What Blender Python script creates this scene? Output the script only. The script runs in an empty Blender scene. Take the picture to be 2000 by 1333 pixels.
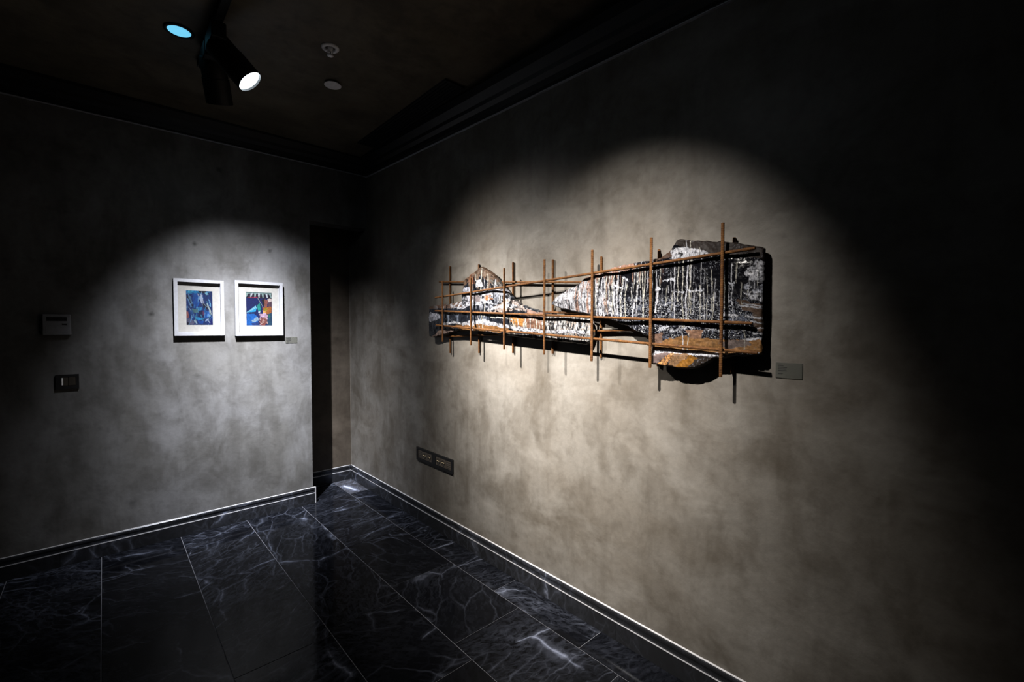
import bpy, bmesh, math, random
import numpy as np
from mathutils import Vector, Matrix

# ------------------------------------------------------------------ scene, camera, light, exposure
S = bpy.context.scene
COL = S.collection
FPX, CX, CY, EYE = 882.0, 1000.0, 666.5, 1.45
PITCH = math.atan(26.5 / FPX)
YAW = math.atan(799.0 / math.hypot(FPX, 26.5))
cam_d = bpy.data.cameras.new('camera')
cam_d.sensor_width = 36.0
cam_d.lens = FPX / 2000.0 * 36.0
cam_d.clip_start = 0.02
cam = bpy.data.objects.new('camera', cam_d)
COL.objects.link(cam)
cam.location = (0, 0, EYE)
cam.rotation_euler = (math.pi / 2 - PITCH, 0, -YAW)
S.camera = cam

S.view_settings.view_transform = 'Standard'
S.view_settings.look = 'None'
S.view_settings.gamma = 1.0
S.view_settings.use_curve_mapping = False
S.view_settings.exposure = 0.0

W = bpy.data.worlds.new('world')
S.world = W
W.use_nodes = True
W.node_tree.nodes['Background'].inputs[0].default_value = (0.0, 0.0, 0.0, 1)
W.node_tree.nodes['Background'].inputs[1].default_value = 0.0

# the spot heads of the ceiling track: lens centre, aim, watts, half angle, softness, colour
SPOT_A = dict(p=(0.53, 0.91, 2.61), aim=(0.6227, 0.1845, -0.7604), w=930, half=36, blend=0.35, beam=17.2, c=(1.0, 0.935, 0.86))
SPOT_B = dict(p=(0.548, 2.508, 2.65), aim=(0.5854, -0.3048, -0.7513), w=1320, half=42, blend=0.40, beam=15.4, c=(1.0, 0.935, 0.86))
SPOT_C = dict(p=(0.485, 2.86, 2.655), aim=(0.2218, 0.4548, -0.8625), w=1370, half=41, blend=0.40, beam=18.0, c=(0.94, 0.95, 1.0))
DOWN = dict(p=(0.305, 2.759, 2.9), w=4)

# ------------------------------------------------------------------ pixel of the photograph -> point in the room
_F = Vector((math.sin(YAW) * math.cos(PITCH), math.cos(YAW) * math.cos(PITCH), -math.sin(PITCH)))
_R = Vector((math.cos(YAW), -math.sin(YAW), 0))
_U = Vector((math.sin(YAW) * math.sin(PITCH), math.cos(YAW) * math.sin(PITCH), math.cos(PITCH)))
_C = Vector((0, 0, EYE))


def ray(x, y):
    return _F + _R * ((x - CX) / FPX) - _U * ((y - CY) / FPX)


def on_x(x, y, X):
    r = ray(x, y)
    return _C + r * (X / r.x)


def on_y(x, y, Y):
    r = ray(x, y)
    return _C + r * (Y / r.y)


def proj_np(X, Y, Z):
    d = [X, Y, Z - EYE]
    f = d[0] * _F.x + d[1] * _F.y + d[2] * _F.z
    r = d[0] * _R.x + d[1] * _R.y
    u = d[0] * _U.x + d[1] * _U.y + d[2] * _U.z
    return CX + FPX * r / f, CY - FPX * u / f


# ------------------------------------------------------------------ helpers
def mesh_obj(name, bm, mat, parent=None, smooth=False, loc=None):
    me = bpy.data.meshes.new(name)
    bm.normal_update()
    bm.to_mesh(me)
    bm.free()
    if smooth:
        for p in me.polygons:
            p.use_smooth = True
    if mat:
        me.materials.append(mat)
    o = bpy.data.objects.new(name, me)
    COL.objects.link(o)
    if loc is not None:
        o.location = loc
    if parent:
        o.parent = parent
    return o


def empty(name, loc, rot=None):
    o = bpy.data.objects.new(name, None)
    o.empty_display_size = 0.05
    COL.objects.link(o)
    o.location = loc
    if rot is not None:
        o.rotation_euler = rot
    return o


def tag(o, label, cat, group=None):
    o['label'] = label
    o['category'] = cat
    if group:
        o['group'] = group
    return o


def struct(o):
    o['kind'] = 'structure'
    return o


def add_box(bm, lo, hi):
    x0, y0, z0 = lo
    x1, y1, z1 = hi
    v = [bm.verts.new(p) for p in ((x0, y0, z0), (x1, y0, z0), (x1, y1, z0), (x0, y1, z0),
                                   (x0, y0, z1), (x1, y0, z1), (x1, y1, z1), (x0, y1, z1))]
    for f in ((3, 2, 1, 0), (4, 5, 6, 7), (0, 1, 5, 4), (1, 2, 6, 5), (2, 3, 7, 6), (3, 0, 4, 7)):
        bm.faces.new([v[i] for i in f])
    return v


def box(name, lo, hi, mat, parent=None, bevel=0.0, seg=1):
    bm = bmesh.new()
    add_box(bm, lo, hi)
    if bevel:
        bmesh.ops.bevel(bm, geom=bm.edges[:], offset=bevel, segments=seg, affect='EDGES', profile=0.5)
    return mesh_obj(name, bm, mat, parent)


def lathe(bm, prof, n=32, cap=True):
    """profile of (radius, z) turned about the local z axis"""
    rings = []
    for r, z in prof:
        rings.append([bm.verts.new((r * math.cos(2 * math.pi * i / n), r * math.sin(2 * math.pi * i / n), z)) for i in range(n)])
    for a, b in zip(rings, rings[1:]):
        for i in range(n):
            j = (i + 1) % n
            bm.faces.new((a[i], a[j], b[j], b[i]))
    if cap:
        bm.faces.new(rings[0][::-1])
        bm.faces.new(rings[-1])


def sweep(name, prof, start, end, out, mat, parent=None):
    """prof: (distance out of the wall, z); swept straight from start to end (points on the wall, xy)"""
    bm = bmesh.new()
    a, b, o = Vector(start), Vector(end), Vector(out)
    ra = [bm.verts.new((a.x + o.x * d, a.y + o.y * d, z + (a.z if len(start) > 2 else 0))) for d, z in prof]
    rb = [bm.verts.new((b.x + o.x * d, b.y + o.y * d, z + (b.z if len(end) > 2 else 0))) for d, z in prof]
    n = len(prof)
    for i in range(n):
        j = (i + 1) % n
        bm.faces.new((ra[i], ra[j], rb[j], rb[i]))
    bm.faces.new(ra[::-1])
    bm.faces.new(rb)
    bmesh.ops.recalc_face_normals(bm, faces=bm.faces[:])
    return mesh_obj(name, bm, mat, parent)


# ------------------------------------------------------------------ materials
class NT:
    def __init__(self, name):
        self.m = bpy.data.materials.new(name)
        self.m.use_nodes = True
        self.t = self.m.node_tree
        self.b = self.t.nodes['Principled BSDF']

    def n(self, kind, **kw):
        nd = self.t.nodes.new(kind)
        for k, v in kw.items():
            setattr(nd, k, v)
        return nd

    def l(self, a, b):
        self.t.links.new(a, b)

    def math(self, op, a, b=None, c=None, clamp=False):
        nd = self.n('ShaderNodeMath', operation=op, use_clamp=clamp)
        for i, v in enumerate((a, b, c)):
            if v is None:
                continue
            if isinstance(v, (int, float)):
                nd.inputs[i].default_value = v
            else:
                self.l(v, nd.inputs[i])
        return nd.outputs[0]

    def noise(self, vec, scale, detail=4, rough=0.55, dist=0.0, w=None):
        nd = self.n('ShaderNodeTexNoise')
        if w is not None:
            nd.noise_dimensions = '4D'
            self.l(w, nd.inputs['W'])
        self.l(vec, nd.inputs['Vector'])
        nd.inputs['Scale'].default_value = scale
        nd.inputs['Detail'].default_value = detail
        nd.inputs['Roughness'].default_value = rough
        nd.inputs['Distortion'].default_value = dist
        return nd

    def ramp(self, fac, stops, interp='LINEAR'):
        nd = self.n('ShaderNodeValToRGB')
        cr = nd.color_ramp
        cr.interpolation = interp
        while len(cr.elements) < len(stops):
            cr.elements.new(0.5)
        for e, (p, c) in zip(cr.elements, stops):
            e.position = p
            e.color = (c, c, c, 1) if isinstance(c, (int, float)) else (*c, 1)
        self.l(fac, nd.inputs[0])
        return nd.outputs[0]

    def mix(self, fac, a, b, mode='MIX'):
        nd = self.n('ShaderNodeMix', data_type='RGBA', blend_type=mode)
        for s, v in ((nd.inputs[0], fac), (nd.inputs[6], a), (nd.inputs[7], b)):
            if isinstance(v, (int, float)):
                s.default_value = v
            elif isinstance(v, tuple):
                s.default_value = (*v, 1)
            else:
                self.l(v, s)
        return nd.outputs[2]

    def bump(self, h, strength, dist):
        nd = self.n('ShaderNodeBump')
        nd.inputs['Strength'].default_value = strength
        nd.inputs['Distance'].default_value = dist
        self.l(h, nd.inputs['Height'])
        self.l(nd.outputs[0], self.b.inputs['Normal'])

    def pos(self, scale=(1, 1, 1), rot=(0, 0, 0)):
        g = self.n('ShaderNodeNewGeometry')
        mp = self.n('ShaderNodeMapping')
        mp.inputs['Scale'].default_value = scale
        mp.inputs['Rotation'].default_value = rot
        self.l(g.outputs['Position'], mp.inputs['Vector'])
        return mp.outputs[0]


def plain(name, col, rough=0.5, metal=0.0, emit=None, strength=0.0, trans=0.0, ior=1.45, coat=0.0):
    k = NT(name)
    k.b.inputs['Base Color'].default_value = (*col, 1)
    k.b.inputs['Roughness'].default_value = rough
    k.b.inputs['Metallic'].default_value = metal
    k.b.inputs['IOR'].default_value = ior
    k.b.inputs['Transmission Weight'].default_value = trans
    k.b.inputs['Coat Weight'].default_value = coat
    if emit:
        k.b.inputs['Emission Color'].default_value = (*emit, 1)
        k.b.inputs['Emission Strength'].default_value = strength
    # faint mottling so that no surface is perfectly even
    if not emit and not trans:
        nz = k.noise(k.pos(), 60, 3)
        f = k.ramp(nz.outputs['Fac'], [(0.3, 0.9), (0.7, 1.08)])
        k.l(k.mix(1.0, tuple(col), f, 'MULTIPLY'), k.b.inputs['Base Color'])
    return k.m


def plaster(name, warm, cool, dark, spots=(), smear_scale=(1.0, 1.0, 2.0), smear_rot=(0.3, 0.2, 0)):
    """troweled mineral plaster: broad clouds, smears, runs and a fine grain"""
    k = NT(name)
    p = k.pos()
    big = k.noise(p, 1.5, 3, 0.55, 0.6)
    mid = k.noise(k.pos((1.0, 1.0, 0.75)), 4.5, 4, 0.6, 0.5)
    smear = k.noise(k.pos(smear_scale, smear_rot), 1.9, 4, 0.6, 0.3)
    runs = k.noise(k.pos((5.0, 5.0, 0.8)), 1.5, 4, 0.58, 0.3)
    fine = k.noise(p, 38, 3, 0.65)
    c = k.mix(k.ramp(big.outputs['Fac'], [(0.34, 0.0), (0.66, 1.0)]), warm, cool)
    c = k.mix(k.math('MULTIPLY', k.ramp(mid.outputs['Fac'], [(0.46, 0.0), (0.70, 1.0)]), 0.68), c, dark)
    c = k.mix(k.math('MULTIPLY', k.ramp(runs.outputs['Fac'], [(0.50, 0.0), (0.72, 1.0)]), 0.46), c, dark)
    blot = k.noise(p, 10.0, 4, 0.62, 0.3)
    c = k.mix(k.math('MULTIPLY', k.ramp(blot.outputs['Fac'], [(0.49, 0.0), (0.69, 1.0)]), 0.42), c, dark)
    pale = tuple(min(1, v * 1.32) for v in cool)
    c = k.mix(k.math('MULTIPLY', k.ramp(smear.outputs['Fac'], [(0.51, 0.0), (0.70, 1.0)]), 0.62), c, pale)
    c = k.mix(1.0, c, k.ramp(fine.outputs['Fac'], [(0.25, 0.90), (0.75, 1.08)]), 'MULTIPLY')
    g = k.n('ShaderNodeNewGeometry')
    for (sp, rad, amt) in spots:                      # filled drill holes and little stains
        d = k.n('ShaderNodeVectorMath', operation='DISTANCE')
        k.l(g.outputs['Position'], d.inputs[0])
        d.inputs[1].default_value = sp
        jit = k.math('MULTIPLY_ADD', fine.outputs['Fac'], rad * 1.2, d.outputs['Value'])
        m = k.math('SUBTRACT', 1.0, k.math('DIVIDE', jit, rad * 2.0), clamp=True)
        c = k.mix(k.math('MULTIPLY', m, amt, clamp=True), c, tuple(v * 0.25 for v in dark))
    k.l(c, k.b.inputs['Base Color'])
    k.l(k.ramp(mid.outputs['Fac'], [(0.3, 0.62), (0.7, 0.48)]), k.b.inputs['Roughness'])
    k.b.inputs['Specular IOR Level'].default_value = 0.3
    h = k.math('ADD', k.math('MULTIPLY', mid.outputs['Fac'], 1.0), k.math('MULTIPLY', fine.outputs['Fac'], 0.25))
    k.bump(h, 0.25, 0.012)
    return k.m


def marble(name, gain=1.0, base=(0.0028, 0.0031, 0.0042), rough=0.10, spec=0.055):
    """near-black polished marble: smoky clouds, fine crackle and a few white veins"""
    k = NT(name)
    info = k.n('ShaderNodeObjectInfo')
    w = k.math('MULTIPLY', info.outputs['Random'], 37.0)
    p = k.pos()
    warp = k.noise(p, 1.6, 5, 0.6, 0.0, w)
    vm = k.n('ShaderNodeVectorMath', operation='MULTIPLY_ADD')
    k.l(warp.outputs['Color'], vm.inputs[0])
    vm.inputs[1].default_value = (0.28, 0.28, 0.28)
    k.l(p, vm.inputs[2])
    q = vm.outputs[0]

    # vein direction differs from slab to slab
    ang = k.math('MULTIPLY', info.outputs['Random'], 19.0)
    vr = k.n('ShaderNodeVectorRotate', rotation_type='Z_AXIS')
    k.l(q, vr.inputs['Vector'])
    k.l(ang, vr.inputs['Angle'])
    st = k.n('ShaderNodeMapping')
    st.inputs['Scale'].default_value = (1.0, 2.1, 1.0)
    k.l(vr.outputs[0], st.inputs['Vector'])
    sh = k.n('ShaderNodeVectorMath', operation='ADD')
    cb = k.n('ShaderNodeCombineXYZ')
    k.l(w, cb.inputs[0])
    k.l(st.outputs[0], sh.inputs[0])
    k.l(cb.outputs[0], sh.inputs[1])
    qq = sh.outputs[0]

    def web(scale, stops):
        vo = k.n('ShaderNodeTexVoronoi', feature='DISTANCE_TO_EDGE')
        k.l(qq, vo.inputs['Vector'])
        vo.inputs['Scale'].default_value = scale
        return k.ramp(vo.outputs['Distance'], stops)

    def mask(scale, lo, hi):
        return k.ramp(k.noise(qq, scale, 5, 0.62, 0.3).outputs['Fac'], [(lo, 0.0), (hi, 1.0)])
    big = k.math('MULTIPLY', web(1.25, [(0.0, 1.0), (0.004, 0.5), (0.012, 0.10), (0.045, 0.0)]), mask(2.4, 0.48, 0.62))
    midw = k.math('MULTIPLY', web(3.6, [(0.0, 1.0), (0.014, 0.35), (0.05, 0.0)]), mask(1.9, 0.46, 0.66))
    finew = k.math('MULTIPLY', web(12.0, [(0.0, 1.0), (0.05, 0.25), (0.16, 0.0)]), mask(2.8, 0.44, 0.72))
    haze = k.math('MULTIPLY', k.ramp(k.noise(qq, 22.0, 7, 0.72, 0.5).outputs['Fac'], [(0.42, 0.0), (0.78, 1.0)]), mask(2.2, 0.36, 0.74))
    amt = k.math('MULTIPLY', haze, 0.055)
    amt = k.math('ADD', amt, k.math('MULTIPLY', finew, 0.034))
    amt = k.math('ADD', amt, k.math('MULTIPLY', midw, 0.085))
    amt = k.math('ADD', amt, k.math('MULTIPLY', big, 0.22))
    tone = k.math('MULTIPLY_ADD', info.outputs['Random'], 1.2, 0.45)
    amt = k.math('MULTIPLY', k.math('MULTIPLY', amt, tone), gain)
    c = k.mix(amt, base, (0.66, 0.74, 1.0))
    k.l(c, k.b.inputs['Base Color'])
    k.b.inputs['Roughness'].default_value = rough
    k.b.inputs['Specular IOR Level'].default_value = spec
    k.b.inputs['Specular Tint'].default_value = (0.86, 0.91, 1.0, 1)
    return k.m


def rust():
    k = NT('rusted_steel')
    p = k.pos()
    a = k.noise(p, 45, 5, 0.65)
    b = k.noise(p, 9, 3, 0.5)
    c = k.ramp(a.outputs['Fac'], [(0.25, (0.026, 0.010, 0.004)), (0.5, (0.085, 0.034, 0.008)), (0.75, (0.165, 0.074, 0.018))])
    c = k.mix(k.math('MULTIPLY', b.outputs['Fac'], 0.5), c, (0.036, 0.017, 0.009))
    k.l(c, k.b.inputs['Base Color'])
    k.b.inputs['Roughness'].default_value = 0.72
    k.b.inputs['Specular IOR Level'].default_value = 0.15
    k.bump(a.outputs['Fac'], 0.4, 0.002)
    return k.m


def painted(name, gain):
    """colour and gloss carried by the mesh: the paint as it lies on the piece"""
    k = NT(name)
    at = k.n('ShaderNodeAttribute', attribute_name='paint')
    fine = k.noise(k.pos(), 130, 3, 0.6)
    c = k.mix(1.0, at.outputs['Color'], k.ramp(fine.outputs['Fac'], [(0.3, 0.82 * gain), (0.7, 1.12 * gain)]), 'MULTIPLY')
    k.l(c, k.b.inputs['Base Color'])
    k.b.inputs['Specular IOR Level'].default_value = 0.14
    k.l(at.outputs['Alpha'], k.b.inputs['Roughness'])
    k.bump(fine.outputs['Fac'], 0.15, 0.002)
    return k.m


XW, YL, YR, ZC = 1.745, 3.838, 4.228, 2.90          # right wall, left wall, recess wall, ceiling
X0, Y0 = -3.0, -2.6                                 # the walls behind the camera
XE, ZL = 1.258, 2.319                               # free edge of the left wall, head of the opening

M = {}
_sp = [((*on_y(x, y, YL)[:],), r, a) for x, y, r, a in
       ((380, 476, 0.016, 1.3), (527, 490, 0.014, 1.2), (295, 614, 0.016, 1.2), (428, 332, 0.018, 1.0), (385, 735, 0.02, 0.5),
        (258, 983, 0.03, 0.6), (390, 785, 0.018, 0.5))]
_sr = [((*on_x(x, y, XW)[:],), r, a) for x, y, r, a in ((1347, 452, 0.014, 0.6), (1328, 450, 0.010, 0.5), (1530, 462, 0.012, 0.5))]
M['plaster_left'] = plaster('plaster_left', (0.098, 0.096, 0.092), (0.132, 0.132, 0.136), (0.046, 0.044, 0.040), _sp, (2.2, 2.2, 0.9), (0, 0.1, 0))
M['plaster_right'] = plaster('plaster_right', (0.114, 0.102, 0.087), (0.146, 0.138, 0.126), (0.056, 0.047, 0.036), _sr)
M['plaster_recess_shade'] = plaster('plaster_recess_shade', (0.060, 0.048, 0.036), (0.074, 0.061, 0.048), (0.031, 0.024, 0.018))  # darker plaster copy: weaker lamp spill in the recess put into the colour
M['plaster_ceiling'] = plaster('plaster_ceiling', (0.080, 0.064, 0.040), (0.105, 0.088, 0.062), (0.026, 0.021, 0.014))
M['marble'] = marble('black_marble')
M['marble_pale'] = marble('grey_marble', 3.0, (0.030, 0.030, 0.034))
M['marble_base'] = marble('black_marble_base', 0.8, (0.0125, 0.013, 0.0145), 0.22, 0.3)
M['grout'] = plain('grey_grout', (0.17, 0.175, 0.20), 0.8)
M['caulk_highlight'] = plain('caulk_highlight_line', (0.42, 0.42, 0.44), 0.4)  # baseboard caulk line, with light caught on the edges put into its colour
M['bead'] = plain('corner_bead', (0.16, 0.145, 0.125), 0.6)
M['edge'] = plain('marble_edge_highlight', (0.26, 0.26, 0.28), 0.4)  # highlight along the plinth chamfer, put in as a pale strip
M['crown'] = plain('dark_moulding_paint', (0.006, 0.006, 0.007), 0.5)
M['rust'] = rust()
M['painted'] = painted('paint_on_fragment', 0.50)
M['print'] = painted('art_print', 0.23)
M['white'] = plain('white_frame_lacquer', (0.255, 0.26, 0.28), 0.4)
M['mat'] = plain('cream_mat_board', (0.205, 0.200, 0.187), 0.85)
M['black'] = plain('black_plastic', (0.005, 0.005, 0.0055), 0.5)
M['lamp_black'] = plain('black_lamp_housing', (0.003, 0.003, 0.0035), 0.6)
M['module'] = plain('socket_module_brown', (0.075, 0.062, 0.050), 0.35)
M['brass'] = plain('brass_contact', (0.95, 0.78, 0.50), 0.38, 1.0)
M['grey_plastic'] = plain('pale_plastic', (0.20, 0.205, 0.225), 0.45)
M['rocker'] = plain('dark_rocker', (0.035, 0.030, 0.024), 0.4)
M['strip'] = plain('pale_strip', (0.80, 0.80, 0.78), 0.5)
M['fitting'] = plain('white_metal_fitting', (0.74, 0.74, 0.77), 0.4)
M['acrylic'] = plain('clear_acrylic', (0.42, 0.43, 0.39), 0.08, 0, None, 0, 0.88, 1.49)
M['ink'] = plain('dark_ink', (0.01, 0.01, 0.01), 0.7)
M['lens_white'] = plain('lit_lens', (0.9, 0.95, 1.0), 0.3, 0, (0.80, 0.92, 1.0), 14.0)
M['lens_cyan'] = plain('lit_cyan_lens', (0.5, 0.8, 1.0), 0.3, 0, (0.16, 0.62, 0.90), 1.0)

# ------------------------------------------------------------------ the room
T = 0.16


def wall(name, boxes, mat):
    bm = bmesh.new()
    for lo, hi in boxes:
        add_box(bm, lo, hi)
    return struct(mesh_obj(name, bm, mat))


floor = struct(box('floor', (X0 - T, Y0 - T, -0.12), (XW + T, YR + T, -0.0025), M['grout']))
ceiling = struct(box('ceiling', (X0 - T, Y0 - T, ZC), (XW + T, YR + T, ZC + 0.12), M['plaster_ceiling']))
wall('wall_left', [((X0 - T, YL, -0.0025), (XE, YL + T, ZC)), ((XE, YL, ZL), (XW, YL + T, ZC))], M['plaster_left'])
wall('wall_right', [((XW, Y0 - T, -0.0025), (XW + T, YR + T, ZC))], M['plaster_right'])
wall('wall_recess', [((0.2, YR, -0.0025), (XW, YR + T, ZC)), ((0.2 - T, YL + T, -0.0025), (0.2, YR + T, ZC))], M['plaster_recess_shade'])
wall('wall_back', [((X0, Y0 - T, -0.0025), (XW, Y0, ZC))], M['plaster_left'])
wall('wall_side', [((X0 - T, Y0 - T, -0.0025), (X0, YL, ZC))], M['plaster_left'])

# floor tiles: columns of black marble slabs that run along the right wall
random.seed(4)
cols = [(-0.035, 0.371), (0.371, 0.773), (0.773, 1.166), (1.166, 1.566), (1.566, XW)]
joints = {0: [1.76], 1: [3.672, 2.118, 1.34], 2: [2.165, 1.548], 3: [3.519, 2.906, 2.293, 1.680, 1.067],
          4: [3.828, 3.146, 2.48, 1.880, 1.280, 0.66]}
xs = -0.035
k = -1
left_cols = []
while xs > X0:
    left_cols.append((max(X0, xs - 0.403), xs))
    xs -= 0.403
allc = [(c, joints[i]) for i, c in enumerate(cols)]
for i, c in enumerate(left_cols):
    allc.append((c, [1.95 - 0.31 * (i % 2)]))
G = 0.0016
for (xa, xb), js in allc:
    ys = [YR] + js
    while ys[-1] > Y0 + 0.62:
        ys.append(ys[-1] - 0.615)
    ys.append(Y0)
    for ya, yb in zip(ys[1:], ys):
        lo_y, hi_y = ya, yb
        if xb <= XE and lo_y >= YL:
            continue
        bm = bmesh.new()
        add_box(bm, (-(xb - xa) / 2 + G, -(hi_y - lo_y) / 2 + G, -0.0024), ((xb - xa) / 2 - G, (hi_y - lo_y) / 2 - G, random.uniform(-0.0003, 0.0)))
        bmesh.ops.bevel(bm, geom=[e for e in bm.edges if all(v.co.z > -0.001 for v in e.verts)], offset=0.0007, segments=1, affect='EDGES')
        mesh_obj('floor_tile', bm, M['marble_pale'] if (xa > 1.5 and lo_y > 3.8) else M['marble'], floor, loc=((xa + xb) / 2, (lo_y + hi_y) / 2, 0))

# baseboards of the same marble, in lengths, each with its moulded top
PROF = [(0, 0.0003), (0.014, 0.0003), (0.014, 0.083), (0.0115, 0.0868), (0.0085, 0.0870), (0.0062, 0.0900), (0.0062, 0.1000),
        (0.0072, 0.1060), (0.0100, 0.1120), (0.0105, 0.1190), (0.0092, 0.1262), (0.0065, 0.1292), (0, 0.1300)]
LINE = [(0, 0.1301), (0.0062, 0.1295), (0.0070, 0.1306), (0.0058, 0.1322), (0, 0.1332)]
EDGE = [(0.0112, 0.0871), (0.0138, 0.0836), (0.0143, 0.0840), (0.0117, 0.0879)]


def baseboard(name, cuts, pt, out):
    root = struct(empty(name, pt(cuts[0])))
    inv = root.matrix_world.inverted()
    for a, b in zip(cuts, cuts[1:]):
        s = 1 if b > a else -1
        pa, pb = Vector(pt(a)), Vector(pt(b))
        ga = pa + (pb - pa).normalized() * 0.0006
        gb = pb - (pb - pa).normalized() * 0.0006
        off = Vector(root.location)
        pc = sweep('baseboard_piece', PROF, (ga - off)[:2], (gb - off)[:2], out, M['marble_base'], root)
        sweep('top_line', LINE, (pa - off)[:2], (pb - off)[:2], out, M['caulk_highlight'], pc)
        sweep('edge_highlight', EDGE, (pa - off)[:2], (pb - off)[:2], out, M['edge'], pc)
    return root


baseboard('baseboard_right', [YR, 3.835, 3.37, 2.62, 1.92, 1.195, 0.47, -0.25, -0.97, -1.7, Y0], lambda y: (XW, y, 0), (-1, 0))
bl = baseboard('baseboard_left', [XE + 0.014, 0.53, -0.22, -0.97, -1.72, -2.4, X0], lambda x: (x, YL, 0), (0, -1))
baseboard('baseboard_recess', [XW - 0.014, 1.05, 0.2], lambda x: (x, YR, 0), (0, -1))
baseboard('baseboard_opening', [YL, YL + T], lambda y: (XE, y, 0), (1, 0))

box('end_strip', (0.0, -0.0155, 0.001), (0.0065, 0.002, 0.1335), M['caulk_highlight'], bl, 0.0015)  # brightly lit baseboard end put in as a pale strip
struct(box('trim_3', (XW - 0.0035, YR - 0.0035, 0.1335), (XW - 0.0002, YR - 0.0002, 2.30), M['bead']))

# cornice: stepped dark moulding along both walls
CR = [(0, 0.0), (0.012, 0.0), (0.012, 0.010), (0.030, 0.012), (0.034, 0.042), (0.055, 0.060), (0.060, 0.080), (0.090, 0.115), (0.094, 0.16), (0, 0.16)]
CLI = [(0.0, -0.0015), (0.0135, -0.0015), (0.0135, 0.0030), (0.0118, 0.0030), (0.0118, 0.0), (0, 0.0)]
t1 = struct(sweep('trim_1', CR, (XW, YL, 2.768), (XW, Y0, 2.530), (-1, 0), M['crown']))
M['crown_edge'] = plain('pale_moulding_edge', (0.34, 0.36, 0.40), 0.5)  # pale line along the lower edge of the moulding
sweep('moulding_edge', CLI, (XW, YL, 2.768), (XW, Y0, 2.530), (-1, 0), M['crown_edge'], t1)
t2 = struct(sweep('trim_2', CR, (XW, YL, 2.772), (X0, YL, 2.757), (0, -1), M['crown']))
sweep('moulding_edge', CLI, (XW, YL, 2.772), (X0, YL, 2.757), (0, -1), M['crown_edge'], t2)

# black slot diffuser in the ceiling beside the cornice
v = tag(empty('ceiling_vent', (1.575, 2.85, ZC)), 'long black slot air diffuser set in the ceiling beside the right cornice', 'vent')
for nm, lo, hi in (('vent_frame', (-0.07, -0.61, -0.012), (-0.058, 0.61, 0)), ('vent_frame', (0.058, -0.61, -0.012), (0.07, 0.61, 0)),
                   ('vent_frame', (-0.058, -0.61, -0.012), (0.058, -0.597, 0)), ('vent_frame', (-0.058, 0.597, -0.012), (0.058, 0.61, 0))):
    box(nm, lo, hi, M['lamp_black'], v)
box('vent_backing', (-0.058, -0.597, -0.003), (0.058, 0.597, 0), M['lamp_black'], v)
for i in range(5):
    x = -0.044 + 0.022 * i
    box('slat', (x - 0.003, -0.597, -0.010), (x + 0.003, 0.597, -0.003), M['lamp_black'], v)

# ------------------------------------------------------------------ painted colour fields (numpy)
rng = np.random.RandomState(11)


def vnoise(x, y, seed, octaves=3):
    """smooth value noise"""
    r = np.random.RandomState(seed)
    tot = np.zeros_like(x)
    amp, s = 1.0, 0.0
    for _ in range(octaves):
        tab = r.rand(64, 64)
        xi, yi = np.floor(x).astype(int), np.floor(y).astype(int)
        fx, fy = x - xi, y - yi
        fx, fy = fx * fx * (3 - 2 * fx), fy * fy * (3 - 2 * fy)
        a, b = tab[xi % 64, yi % 64], tab[(xi + 1) % 64, yi % 64]
        c, d = tab[xi % 64, (yi + 1) % 64], tab[(xi + 1) % 64, (yi + 1) % 64]
        tot += amp * ((a * (1 - fx) + b * fx) * (1 - fy) + (c * (1 - fx) + d * fx) * fy)
        s += amp
        amp *= 0.5
        x, y = x * 2.03 + 7.1, y * 2.03 + 3.7
    return tot / s


def inside(X, Y, poly):
    m = np.zeros(X.shape, bool)
    n = len(poly)
    for i in range(n):
        x0, y0 = poly[i]
        x1, y1 = poly[(i + 1) % n]
        if y0 == y1:
            continue
        m ^= ((Y > min(y0, y1)) & (Y <= max(y0, y1)) & (X < (Y - y0) * (x1 - x0) / (y1 - y0) + x0))
    return m


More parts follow.
